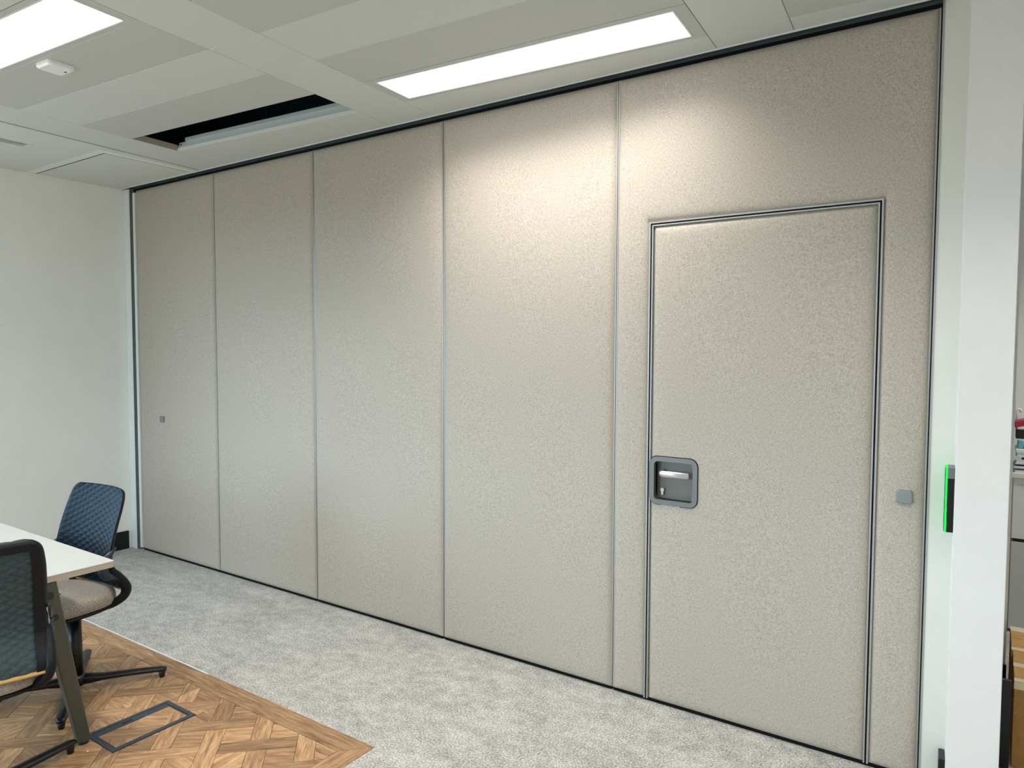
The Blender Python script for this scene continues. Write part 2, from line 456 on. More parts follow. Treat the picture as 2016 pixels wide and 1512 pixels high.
# far upstand and side upstand of the tiles round the opening
uO0, uO1, vO0, vO1 = US[0][1], US[1][0], VS[1], VS[0]
prism('tile_upstand', quad(uO0, uO1, vO1-.004, vO1-.001), HC+.001, HC+.017, 'trim_white', ceil)
prism('tile_upstand', quad(uO0+.001, uO0+.004, vO0, vO1), HC+.001, HC+.036, 'table_edge', ceil)
prism('tile_upstand', quad(uO1-.004, uO1-.001, vO0, vO1), HC+.001, HC+.036, 'ceiling_metal', ceil)
rail = thing('carrier_rail', 'pale metal carrier rail inside the open ceiling slot', 'rail')
def zsec(name, u0, u1, pts, mat, par):
    V, F = [], []
    for u in (u0, u1):
        for v, z in pts: V.append((*uv(u, v), z))
    n = len(pts)
    for i in range(n): F.append((i, (i+1) % n, n+(i+1) % n, n+i))
    F.append(tuple(range(n))[::-1]); F.append(tuple(range(n, 2*n)))
    bm = bmesh.new(); vs = [bm.verts.new(v) for v in V]
    for f in F: bm.faces.new([vs[i] for i in f])
    return from_bm(name, bm, mat, par)
vb = vO1 - 0.006
zsec('lower_flange', uO0+.03, uO1-.004, [(vb-.004, HC+.0185), (vb, HC+.0185), (vb, HC+.043), (vb-.004, HC+.043)], 'galvanised', rail)
zsec('upper_flange', uO0+.10, uO1-.03, [(vb-.012, HC+.0435), (vb, HC+.0435), (vb, HC+.0455), (vb-.009, HC+.0455), (vb-.009, HC+.064), (vb-.012, HC+.064)], 'galvanised', rail)
for u, v, z in ((uO0+.05, vb-.004, HC+.029), (uO1-.03, vb-.004, HC+.029), (uO1-.07, vb-.012, HC+.054)):
    x, y = uv(u, v); x2, y2 = uv(u, v-.004)
    cyl('bolt', (x, y, z), (x2, y2, z), .004, .004, 'black_rubber', rail, 10)
for u in (-3.55, -3.15):
    x, y = uv(u, -0.02)
    o = cyl('hanger_rod', (x, y, HC+.1), (x, y, 3.45), .006, .006, 'rod', None, 8)
    tag(o, 'thin dark hanger rod in the ceiling void, %s one' % ('left' if u < -3.3 else 'right'), 'rod', 'hanger rods in the ceiling void')

# recessed light panels set in their tiles
def led(t, su=1.36, sv=0.225):
    l = bpy.data.lights.new('led_light', 'AREA'); l.shape = 'RECTANGLE'; l.size = su; l.size_y = sv
    l.energy = LED_W; l.spread = LED_SPREAD; l.color = (1.0, 0.965, 0.92)
    o = bpy.data.objects.new('led_light', l); C.objects.link(o); o.parent = t; o.location = (0, 0, -0.004)
    return o
where = {(1, 0): 'long lit ceiling light panel directly above the movable wall', (0, 4): 'lit ceiling light panel beside the white sensor in the upper left corner'}
for (b, k, u0, u1, v0, v1) in lightpos:
    lab = where.get((b, k)) or 'lit ceiling light behind the viewer, %s bay from side wall, row %s' % (('first', 'second', 'third', 'fourth')[b], {4: 'five', 8: 'nine', 12: 'thirteen', 16: 'seventeen'}[k])
    cu, cv = (u0+u1)/2, (v0+v1)/2; x, y = uv(cu, cv)
    t = thing('ceiling_light', lab, 'ceiling light', (x, y, HC), A, 'ceiling light panels')
    hu, hv = (u1-u0)/2-.0012, (v1-v0)/2-.0012; iu, iv = 0.698, 0.1215
    ring_prism('tile_frame', [(-hu, -hv), (hu, -hv), (hu, hv), (-hu, hv)], [(-iu, -iv), (iu, -iv), (iu, iv), (-iu, iv)], 0, 0.03, 'ceiling_perforated', t, 'z')
    ring_prism('rim', [(-iu, -iv), (iu, -iv), (iu, iv), (-iu, iv)], [(-iu+.006, -iv+.006), (iu-.006, -iv+.006), (iu-.006, iv-.006), (-iu+.006, iv-.006)], -0.002, 0.02, 'trim_white', t, 'z')
    box('diffuser', -iu+.006, iu-.006, -iv+.006, iv-.006, 0.002, 0.02, 'led_diffuser', t)
    led(t)

# presence sensor
t = thing('ceiling_sensor', 'small square white sensor box on the ceiling beside a light panel', 'sensor', (-3.40, -1.445, HC), A)
bm = bmesh.new()
for (z, s_, r_) in ((0, .055, .014), (-.014, .055, .014), (-.021, .048, .012)):
    for x, y in rrect(-s_, s_, -s_, s_, r_, 4): bm.verts.new((x, y, z))
bm.verts.ensure_lookup_table(); n = 20
for i in range(2):
    for k in range(n): bm.faces.new((bm.verts[i*n+k], bm.verts[i*n+(k+1) % n], bm.verts[(i+1)*n+(k+1) % n], bm.verts[(i+1)*n+k]))
bm.faces.new([bm.verts[k] for k in range(n)]); bm.faces.new([bm.verts[2*n+k] for k in range(n)])
from_bm('body', bm, 'sensor_white', t)
box('lens', .010, .022, .030, .037, -.0222, -.0205, 'ink_black', t)
cyl('indicator', (.040, .036, -.016), (.040, .036, -.024), .007, .005, 'sensor_white', t, 12)

# access hatch by the corner
t = thing('access_hatch', 'square plaster access hatch with dark edge in the ceiling corner', 'access hatch', (0, 0, HC))
fx = HX+FR; fy = HY-FR
prism('frame', [(XL+.003, fy), (fx, fy), (fx, EDGE_Y-.002), (HX+.003, EDGE_Y-.002), (HX+.003, HY-.003), (XL+.003, HY-.003)], 0.0, .027, 'trim_white', t, 0.0)
prism('hatch_panel', [(XL+.003, HY+.009), (HX-.009, HY+.009), (HX-.009, EDGE_Y-.002), (XL+.003, EDGE_Y-.002)], 0.001, .025, 'plaster', t, 0.001)
prism('gap_seal', [(XL+.003, HY-.0025), (HX+.0025, HY-.0025), (HX+.0025, EDGE_Y-.002), (HX-.0085, EDGE_Y-.002), (HX-.0085, HY+.0085), (XL+.003, HY+.0085)], .0015, .0275, 'black_rubber', t)

# slot diffuser near the side wall
t = thing('slot_diffuser', 'narrow slotted air diffuser in the ceiling near the side wall', 'air vent', (-4.875, -0.945, HC))
ring_prism('frame', [(-.045, -.9), (.04, -.9), (.04, 0), (-.045, 0)], [(-.035, -.885), (.03, -.885), (.03, -.03), (-.035, -.03)], -.003, 0.0, 'plaster', t, 'z')
for x in (-.035, -.010, .013): box('slot', x, x+.014, -.88, -.035, -.002, -.0005, 'ink_black', t)
box('blade', -.021, -.012, -.88, -.035, -.0035, -.0005, 'plaster', t); box('blade', .001, .010, -.88, -.035, -.0035, -.0005, 'plaster', t)

# ------------------------------------------------------------------ movable wall: track, jambs, panels
struct(box('trim_2', XL+.002, -0.188, EDGE_Y+.004, 0.118, 2.812, 2.83, 'track_metal'), 'grey aluminium ceiling track above the movable wall')
struct(box('trim_3', -5.53, -0.19, 0.022, 0.09, 2.772, 2.796, 'black_rubber'), 'black top seal of the movable wall')
struct(box('trim_6', -5.53, -0.19, 0.016, 0.09, 2.796, 2.8118, 'track_metal'), 'grey lip of the ceiling track')
j = box('trim_4', XL+.001, -5.553, -.004, .11, 0, 2.80, 'trim_white', None, .002); struct(j, 'white wall post of the movable wall')
box('channel', -5.553, -5.522, .012, .1, 0, 2.80, 'channel_grey', j)
box('channel_lip', -5.553, -5.547, .0, .012, 0, 2.80, 'channel_grey', j)
box('channel_lip', -5.5355, -5.5305, .002, .012, 0, 2.80, 'channel_grey', j)

SEAM = [-5.488, -4.484, -3.466, -2.446, -1.433, -0.194]
ZB, ZT = 0.014, 2.78
def edge_list(a, b, extra=()):
    near = [0, .002, .005, .009, .014, .02, .028, .038, .052, .07]
    pts = set([round(a+d, 5) for d in near] + [round(b-d, 5) for d in near])
    for e_ in extra:
        for d in near: pts |= {round(e_+d, 5), round(e_-d, 5)}
    pts = [q for q in pts if a-1e-6 <= q <= b+1e-6]
    n = max(2, int((b-a)/0.12))
    pts += [a+(b-a)*i/n for i in range(1, n)]
    pts = sorted(pts); out = [pts[0]]
    for q in pts[1:]:
        if q-out[-1] > 0.0012: out.append(q)
    return out
def dip(d, R=.075, depth=.018):
    if d >= R: return 0.0
    t = 1-d/R
    return depth*(0.35*t*t + 0.65*t**7)
def padded(name, x0, x1, z0, z1, parent, hole=None, cut=None, crease=False):
    ex = [hole[0], hole[1]] if hole else []; ez = [hole[3]] if hole else []
    xs_, zs_ = edge_list(x0, x1, ex), edge_list(z0, z1, ez)
    if cut:
        xs_ = sorted([q for q in xs_ if min(abs(q-cut[0]), abs(q-cut[1])) > .003] + [cut[0], cut[1]])
        zs_ = sorted([q for q in zs_ if min(abs(q-cut[2]), abs(q-cut[3])) > .003] + [cut[2], cut[3]])
    if hole:
        xs_ = sorted([q for q in xs_ if min(abs(q-hole[0]), abs(q-hole[1])) > .0015] + [hole[0], hole[1]])
        zs_ = sorted([q for q in zs_ if abs(q-hole[3]) > .0015] + [hole[3]])
    ox, oz = (x0+x1)/2, 0.0
    V = []
    for z in zs_:
        for x in xs_:
            d = min(x-x0, x1-x, z1-z, (z-z0)*1.6)
            y = dip(d)
            if hole:
                dx = max(hole[0]-x, x-hole[1], 0); dz = max(z-hole[3], 0)
                y = max(y, dip(math.hypot(dx, dz), .055, .014))
                for hx, sg in ((hole[0], -1), (hole[1], 1)):           # pulled folds at the door corners
                    ex_, ez_ = (x-hx)*sg, z-hole[3]
                    if ex_ > -.01 and ez_ > -.01:
                        q = (ex_-ez_*.6)/.012; rr = math.hypot(ex_, ez_)
                        y += .004*math.exp(-q*q)*math.exp(-rr/.05) if rr < .3 else 0
            y += 0.0012*math.sin(x*7.1+z*1.3)*math.sin(z*2.9+x*.7)
            V.append((x-ox, y, z))
    nx = len(xs_); F = []
    for i in range(len(zs_)-1):
        for k in range(nx-1):
            mx, mz = (xs_[k]+xs_[k+1])/2, (zs_[i]+zs_[i+1])/2
            if hole and hole[0] < mx < hole[1] and mz < hole[3]: continue
            if cut and cut[0] < mx < cut[1] and cut[2] < mz < cut[3]: continue
            F.append((i*nx+k, i*nx+k+1, (i+1)*nx+k+1, (i+1)*nx+k))
    return mkobj(name, V, F, 'partition_fabric', parent, True, (ox, 0, 0))
DOOR = (-1.272, -0.356, 2.138)          # outside of the door frame
plab = ['beige fabric partition panel next to the off-white side wall, with small square cover plate',
        'beige fabric partition panel, second from the off-white side wall',
        'beige fabric partition panel, third from the off-white side wall',
        'beige fabric partition panel, fourth from the off-white side wall, left of the door panel',
        'wide beige fabric partition panel that surrounds the door beside the white pier']
TR = 0.0055
panels = []
for i in range(5):
    x0, x1 = SEAM[i]+.0012, SEAM[i+1]-.0012
    t = thing('partition_panel', plab[i], 'partition panel', (0, 0, 0), 0, 'movable wall panels'); panels.append(t)
    hole = (DOOR[0], DOOR[1], 0, DOOR[2]) if i == 4 else None
    padded('fabric_face', x0+TR, x1-TR, ZB, ZT, t, hole)
    for a, b in ((x0, x0+TR), (x1-TR, x1)):
        box('edge_profile', a, b, .0165, .088, ZB, ZT, 'aluminium', t)
    if i < 4: box('core', x0+TR, x1-TR, 0.0195, .085, ZB+.004, ZT-.004, 'core_dark', t)
    else:
        bm = bmesh.new()
        bm_box(bm, x0+TR, DOOR[0], 0.0195, .085, ZB+.004, ZT-.004); bm_box(bm, DOOR[1], x1-TR, 0.0195, .085, ZB+.004, ZT-.004)
        bm_box(bm, DOOR[0], DOOR[1], .0195, .085, DOOR[2], ZT-.004)
        from_bm('core', bm, 'core_dark', t)
        W = .0065
        box('door_frame', DOOR[0], DOOR[0]+W, .003, .085, ZB, DOOR[2], 'aluminium', t)
        box('door_frame', DOOR[1]-W, DOOR[1], .003, .085, ZB, DOOR[2], 'aluminium', t)
        box('door_frame', DOOR[0]+W, DOOR[1]-W, .003, .085, DOOR[2]-W, DOOR[2], 'aluminium', t)
        box('door_rebate', DOOR[0]+W, DOOR[1]-W, .07, .085, ZB, DOOR[2]-W, 'black_rubber', t)
    box('bottom_seal', x0+.004, x1-.004, .016, .075, .0005, ZB+.004, 'black_rubber', t)
    # dark joint gasket between panels
box('joint_gasket', SEAM[5]-.001, SEAM[5]+.003, .012, .08, ZB, ZT, 'black_rubber', panels[4])
e = box('expander', -5.520, SEAM[0]-.001, .006, .088, ZB+.004, ZT-.015, 'trim_white', panels[0])
for i in range(1, 5): box('joint_gasket', SEAM[i]-.0012, SEAM[i]+.0012, .016, .08, ZB, ZT, 'black_rubber', panels[i-1])
# small square cover plates
for (px, pz, par, s_, lab) in ((-5.153, 1.048, panels[0], .026, 0), (-0.261, 1.051, panels[4], .0265, 0)):
    hz_ = s_*.92; loops = []
    for d_, k_ in ((.004, 1.0), (-.007, 1.0), (-.0095, .985), (-.0112, .94), (-.0118, .86)):
        loops.append([(px+x, d_, pz+z) for x, z in rrect(-s_*k_, s_*k_, -hz_*k_, hz_*k_, .010*k_, 6)])
    n = len(loops[0]); V = [q for lp in loops for q in lp]; F = []
    for i in range(len(loops)-1):
        for k in range(n): F.append((i*n+k, i*n+(k+1) % n, (i+1)*n+(k+1) % n, (i+1)*n+k))
    F.append(tuple((len(loops)-1)*n+k for k in range(n)))
    bm = bmesh.new(); vs = [bm.verts.new(v) for v in V]
    for f in F: bm.faces.new([vs[i] for i in f])
    from_bm('cover_plate', bm, 'plate_grey', par)

# the pass door in the last panel
W = .0065; G = .0065
dx0, dx1, dz1 = DOOR[0]+W+G, DOOR[1]-W-G, DOOR[2]-W-G
door = thing('pass_door', 'beige fabric door with recessed grey handle set in the movable wall', 'door', (dx0, 0, 0))
def rel(o): o.location.x -= dx0; return o
for a in ((dx0-G, dx0, ZB, dz1+G), (dx1, dx1+G, ZB, dz1+G), (dx0, dx1, dz1, dz1+G)):
    rel(box('door_gasket', a[0]+.0002, a[1]-.0002, .0075, .06, a[2]+.0002, a[3]-.0002, 'black_rubber', door))
HP = (-1.253, -1.036, .904, 1.115)       # handle plate
rel(padded('fabric_face', dx0+TR, dx1-TR, ZB, dz1-TR, door, None, (HP[0]+.02, HP[1]-.02, HP[2]+.02, HP[3]-.02)))
for a in ((dx0, dx0+TR, ZB, dz1), (dx1-TR, dx1, ZB, dz1), (dx0+TR, dx1-TR, dz1-TR, dz1)):
    rel(box('edge_profile', a[0], a[1], .004, .068, a[2], a[3], 'aluminium', door))
bm = bmesh.new(); c0 = HP
for a in ((dx0+TR, HP[0]+.02, ZB, dz1-TR), (HP[1]-.02, dx1-TR, ZB, dz1-TR), (HP[0]+.02, HP[1]-.02, ZB, HP[2]+.02), (HP[0]+.02, HP[1]-.02, HP[3]-.02, dz1-TR)):
    bm_box(bm, a[0], a[1], .0195, .066, a[2], a[3])
rel(from_bm('core', bm, 'core_dark', door))
rel(box('bottom_seal', dx0+.004, dx1-.004, .02, .06, .0005, ZB+.002, 'black_rubber', door))
fp = rel(ring_prism('handle_plate', rrect(HP[0], HP[1], HP[2], HP[3], .036, 8), rrect(HP[0]+.021, HP[1]-.021, HP[2]+.021, HP[3]-.021, .016, 8), -.005, .004, 'pewter', door, 'y', .0015))
fb = rel(ring_prism('plate_gasket', rrect(HP[0]-.003, HP[1]+.003, HP[2]-.003, HP[3]+.003, .038, 8), rrect(HP[0]+.018, HP[1]-.018, HP[2]+.018, HP[3]-.018, .016, 8), -.0005, .006, 'black_rubber', door, 'y'))
# recess tray
bm = bmesh.new(); lp = rrect(HP[0]+.020, HP[1]-.020, HP[2]+.020, HP[3]-.020, .016, 8); n = len(lp)
v0 = [bm.verts.new((x, .002, z)) for x, z in lp]; v1 = [bm.verts.new((x, .036, z)) for x, z in lp]
for k in range(n): bm.faces.new((v0[k], v0[(k+1) % n], v1[(k+1) % n], v1[k]))
bm.faces.new(v1)
rel(from_bm('recess_tray', bm, 'pewter_dark', door))
# lever: neck out of the tray at the left, rounded bend, flat bar to the right
path = []; R_ = .016
zc = 1.040; xl, xr_ = -1.204, -1.072
path.append((xl, .036, zc)); path.append((xl, .008, zc))
for k in range(1, 7):
    a = math.radians(90*k/6); path.append((xl + R_*(1-math.cos(a)), .008-R_*math.sin(a), zc))
path += [(xl+.05, -.009, zc+.0005), (xr_, -.009, zc+.001)]
lev = sweep('lever', path, [(.012, .0095), (.0125, .0095)] + [(.0135, .0095)]*3 + [(.0145, .008)]*3 + [(.0145, .007), (.0145, .006)], 'satin_steel', door, 16, Vector((0, 0, 1)))
lev.location.x -= dx0
rel(cyl('lever_rose', (xl, .036, zc), (xl, .030, zc), .016, .015, 'pewter', door, 24))
cy_ = (-1.204, .964)
kp = [(cy_[0]+.0085*math.cos(math.radians(a)), cy_[1]+.0085*math.sin(math.radians(a))) for a in range(-50, 231, 20)]
kp += [(cy_[0]-.005, cy_[1]-.021), (cy_[0], cy_[1]-.0235), (cy_[0]+.005, cy_[1]-.021)]
bm = bmesh.new(); lo = [bm.verts.new((x, .037, z)) for x, z in kp]; hi = [bm.verts.new((x, .024, z)) for x, z in kp]; n = len(kp)
bm.faces.new(hi); bm.faces.new(lo)
for k in range(n): bm.faces.new((lo[k], lo[(k+1) % n], hi[(k+1) % n], hi[k]))
lk = rel(from_bm('lock_cylinder', bm, 'lock_steel', door))
cyl('key_plug', (cy_[0], .026, cy_[1]), (cy_[0], .0225, cy_[1]), .006, .006, 'satin_steel', lk, 16)
box('key_slot', cy_[0]-.0008, cy_[0]+.0008, .0218, .0235, cy_[1]-.004, cy_[1]+.004, 'ink_black', lk)
for sx, sz in ((-1.068, 1.083), (-1.068, .936)):
    rel(cyl('screw', (sx, .037, sz), (sx, .032, sz), .005, .004, 'satin_steel', door, 12))

# right-hand jamb of the movable wall, pale wall return and white pier
o = box('trim_5', -0.190, -0.184, .002, .11, 0, 2.83, 'aluminium'); struct(o, 'aluminium wall jamb beside the door panel')
struct(box('wall_return', -0.184, -0.02, .004, .14, 0, 3.45, 'pale_paint'), 'narrow pale wall return right of the movable wall')
pier = [(-0.1034, -0.100), (-0.1034+.153*ca, -0.100+.153*sa)]
pier += [(pier[1][0]-.50*sa*0.0, pier[1][1]+.32), (pier[0][0]-.36*sa, pier[0][1]+.36)]
struct(prism('wall_pier', pier, 0, 3.45, 'pier_paint', None, 0.002), 'white wall pier at the right')
# black skirting end on the pier's side
b0 = uv(0, 0)
PM = Matrix.Translation((pier[0][0], pier[0][1], 0)) @ Matrix.Rotation(A, 4, 'Z')
o = box('baseboard_right', -.020, -.001, .018, .098, 0.001, .155, 'black_baseboard', None, .003, 2, PM); struct(o, 'end of a black skirting board on the white pier')

# access reader on the pier's side: body, front cover with green light edge
t = thing('access_reader', 'black access reader with glowing green edge on the white pier', 'card reader', (pier[0][0], pier[0][1], 1.072), A)
box('body', -.0215, -.0005, .008, .080, -.112, .112, 'reader_black', t, .002)
box('light_edge', -.0265, -.0215, .006, .082, -.113, .1125, 'green_led', t, .001)
box('front_cover', -.0285, -.0265, .009, .079, -.110, .110, 'reader_black', t, .0008)
box('top_cap', -.0217, -.0005, .0065, .08, .074, .1125, 'reader_grey', t, .002)

# left skirting
o = box('baseboard_left', XL+.001, XL+.016, -6.4, -.03, 0.001, .142, 'black_baseboard', None, .003); struct(o, 'black skirting board along the off-white side wall')

# ------------------------------------------------------------------ parquet inlay
IX, IY = PX-.103, PY1-.103
pq = bpy.data.objects.new('parquet_floor', None); C.objects.link(pq); struct(pq, 'oak parquet floor in a woven pattern with plank border')
sub = box('subfloor', XL, PX, PY0, PY1, -.08, -.006, 'oak', pq)
box('edge_strip', XL+.02, -3.12, PY1-.004, PY1+.001, -.006, .003, 'trim_white', pq)  # glint on the metal edge trim, put in as white colour along this part
box('edge_strip', -3.12, PX, PY1-.004, PY1, -.006, .0015, 'oak', pq)
box('edge_strip', PX-.004, PX, PY0, PY1-.004, -.006, .0022, 'oak', pq)
FB = (-3.030, -2.813, -1.565, -1.215)       # floor box outline
FBL = (-2.978, -2.837, -1.541, -1.239)      # inlaid lid
def piece(poly, ang, name, parent, mat='oak', z0=-.006, zr=None, gap=.0009):
    poly = shrink(poly, gap)
    if len(poly) < 3 or area(poly) < 6e-5: return
    cx = sum(p_[0] for p_ in poly)/len(poly); cy = sum(p_[1] for p_ in poly)/len(poly)
    c_, s_ = math.cos(ang), math.sin(ang)
    lp = [((x-cx)*c_+(y-cy)*s_, -(x-cx)*s_+(y-cy)*c_) for x, y in poly]
    px_, py_ = parent.location.x, parent.location.y
    return prism(name, lp, z0, random.uniform(-.0004, .0004) if zr is None else zr, mat, parent, 0.0, (cx-px_, cy-py_, 0), (0, 0, ang))
def outside(poly, R_):
    out = []
    a = clip(poly, 1, 0, R_[0]); out.append(a); rest = clip(poly, -1, 0, -R_[0])
    if len(rest) > 2:
        out.append(clip(rest, -1, 0, -R_[1])); rest = clip(rest, 1, 0, R_[1])
    if len(rest) > 2:
        out.append(clip(rest, 0, 1, R_[2])); rest = clip(rest, 0, -1, -R_[2])
    if len(rest) > 2:
        out.append(clip(rest, 0, -1, -R_[3]))
    return [q for q in out if len(q) > 2]
def inside(poly, R_):
    for a in ((1, 0, R_[1]), (-1, 0, -R_[0]), (0, 1, R_[3]), (0, -1, -R_[2])):
        poly = clip(poly, *a)
        if len(poly) < 3: return []
    return poly
fbox = thing('floor_box', 'grey framed floor box with oak inlay beside the table leg', 'floor box', ((FB[0]+FB[1])/2, (FB[2]+FB[3])/2, 0))
S2 = math.sqrt(2)
def ab(a, b): return ((a+b)/S2, (b-a)/S2)     # a along (1,-1), b along (1,1)
PIT, WD = .188, .076; HW = WD/2; HL = PIT-HW
LIM = (-5.35, IX, -3.0, IY)
def region(poly):
    return inside(poly, LIM)
count = 0
for i in range(-30, 30):
    for jj in range(-40, 20):
        a0, b0 = -.839 + PIT*i, -2.734 + PIT*jj
        cx, cy = ab(a0, b0)
        if not (LIM[0]-.3 < cx < LIM[1]+.3 and LIM[2]-.3 < cy < LIM[3]+.3): continue
        if (i+jj) % 2 == 0: pl = [ab(a0-HL, b0-HW), ab(a0+HL, b0-HW), ab(a0+HL, b0+HW), ab(a0-HL, b0+HW)]; ang = -math.pi/4
        else: pl = [ab(a0-HW, b0-HL), ab(a0+HW, b0-HL), ab(a0+HW, b0+HL), ab(a0-HW, b0+HL)]; ang = math.pi/4
        f0, f1 = a0+HW, a0+PIT-HW; g0, g1 = b0+HW, b0+PIT-HW
        fl = [ab(f0, g0), ab(f1, g0), ab(f1, g1), ab(f0, g1)]
        for poly, an, nm in ((pl, ang, 'plank'), (fl, random.choice((0, math.pi/2, math.pi/5)), 'filler_block')):
            q = region(poly)
            if len(q) < 3: continue
            for w in outside(q, FB): piece(w, an, nm, pq)
            w = inside(q, FBL)
            if len(w) > 2: piece(w, an, nm, fbox, z0=-.004, zr=.0012, gap=.0003)
# border planks with a mitred corner
piece([(-3.55, PY1-.004), (PX-.004, PY1-.004), (IX, IY), (-3.55, IY)], 0, 'border_plank', pq)
piece([(-5.6, PY1-.004), (-3.55, PY1-.004), (-3.55, IY), (-5.6, IY)], 0, 'border_plank', pq)
piece([(PX-.004, PY1-.004), (PX-.004, -2.4), (IX, -2.4), (IX, IY)], math.pi/2, 'border_plank', pq)
piece([(PX-.004, -2.4), (PX-.004, -4.5), (IX, -4.5), (IX, -2.4)], math.pi/2, 'border_plank', pq)
# floor box frame: wide strip with cable flap on one long side
ox, oy = fbox.location.x, fbox.location.y
def fbx(a): return [a[0]-ox, a[1]-ox, a[2]-oy, a[3]-oy]
F_, L_ = fbx(FB), fbx(FBL)
ring_prism('frame', [(F_[0], F_[2]), (F_[1], F_[2]), (F_[1], F_[3]), (F_[0], F_[3])], [(F_[0]+.016, F_[2]+.018), (F_[1]-.018, F_[2]+.018), (F_[1]-.018, F_[3]-.018), (F_[0]+.016, F_[3]-.018)], -.005, .004, 'floorbox_grey', fbox, 'z', .0012)
ring_prism('lid_rim', [(L_[0]-.036, L_[2]-.004), (L_[1]+.004, L_[2]-.004), (L_[1]+.004, L_[3]+.004), (L_[0]-.036, L_[3]+.004)], [(L_[0], L_[2]), (L_[1], L_[2]), (L_[1], L_[3]), (L_[0], L_[3])], -.005, .0026, 'floorbox_grey', fbox, 'z', .0006)
box('well', F_[0]+.014, F_[1]-.016, F_[2]+.016, F_[3]-.016, -.0055, -.0042, 'floorbox_dark', fbox)
box('cable_flap', L_[0]-.031, L_[0]-.004, -.062, .042, .0022, .0040, 'floorbox_grey', fbox, .0008)
box('finger_pull', L_[0]-.024, L_[0]-.010, -.045, -.004, .0038, .0046, 'floorbox_dark', fbox)

# bits of paper left on the floor
for q, lab in (((-3.44, -1.12), 'tiny white scrap on the parquet near the carpet edge, left one'), ((-3.37, -1.085), 'tiny white scrap on the parquet near the carpet edge, right one'), ((-2.905, -1.615), 'tiny white scrap on the parquet in front of the floor box')):
    o = mkobj('paper_scrap', [(-.006, -.003, 0), (.005, -.004, .001), (.007, .003, .002), (-.002, .004, .0015), (0, 0, .004)], [(0, 1, 4), (1, 2, 4), (2, 3, 4), (3, 0, 4), (3, 2, 1, 0)], 'debris', None, False, (q[0], q[1], .0006))
    tag(o, lab, 'paper scrap', 'scraps on the parquet')

# ------------------------------------------------------------------ table
TX1, TY1, TZ = -2.905, -1.492, .730
table = thing('meeting_table', 'long white-topped meeting table with slanted dark grey legs', 'table', (TX1-1.0, TY1-.4, 0))
tx, ty = table.location.x, table.location.y
bm = bmesh.new(); lp = rrect(-1.0, 1.0, -.4, .4, .012, 4); n = len(lp)
prism('tabletop', lp, TZ-.006, TZ, 'table_white', table, .001)
prism('edge_band', [(x*.9995, y*.9995) for x, y in lp], TZ-.026, TZ-.006, 'table_edge', table, .001)
def leg(sx, sy):
    top = Vector((.972*sx, sy*.150, TZ-.028)); bot = Vector((.921*sx, sy*.298, .012))
    V = []; 
    for p_, w, d in ((bot, .018, .024), (top, .030, .036)):
        for x, y in rrect(-w, w, -d, d, .009, 3): V.append((p_.x+x, p_.y+y, p_.z))
    n = 16; F = [(k, (k+1) % n, n+(k+1) % n, n+k) for k in range(n)] + [tuple(range(n))[::-1], tuple(range(n, 2*n))]
    bm = bmesh.new(); vs = [bm.verts.new(v) for v in V]
    for f in F: bm.faces.new([vs[i] for i in f])
    l = from_bm('leg', bm, 'table_leg', table)
    for p_ in l.data.polygons: p_.use_smooth = False
    cyl('foot_pad', (bot.x, bot.y, .0005), (bot.x, bot.y, .014), .019, .019, 'leg_joint', l, 16)
    nrm = Vector((1 if sx > 0 else -1, 0, 0))
    for f_, r_ in ((.93, .014), (.80, .012)):
        q = bot.lerp(top, f_); w = .018+.012*f_
        cyl('joint_cap', (q.x+nrm.x*(w-.002), q.y, q.z), (q.x+nrm.x*(w+.003), q.y, q.z), r_, r_, 'leg_joint', l, 20)
    return l
for sx in (1, -1):
    for sy in (1, -1): leg(sx, sy)
    x = .962*sx
    box('cross_bar', x-.03, x+.03, -.17, .17, TZ-.075, TZ-.028, 'table_leg', table, .004)
box('beam', -.94, .94, -.04, .04, TZ-.085, TZ-.03, 'table_leg', table, .004)

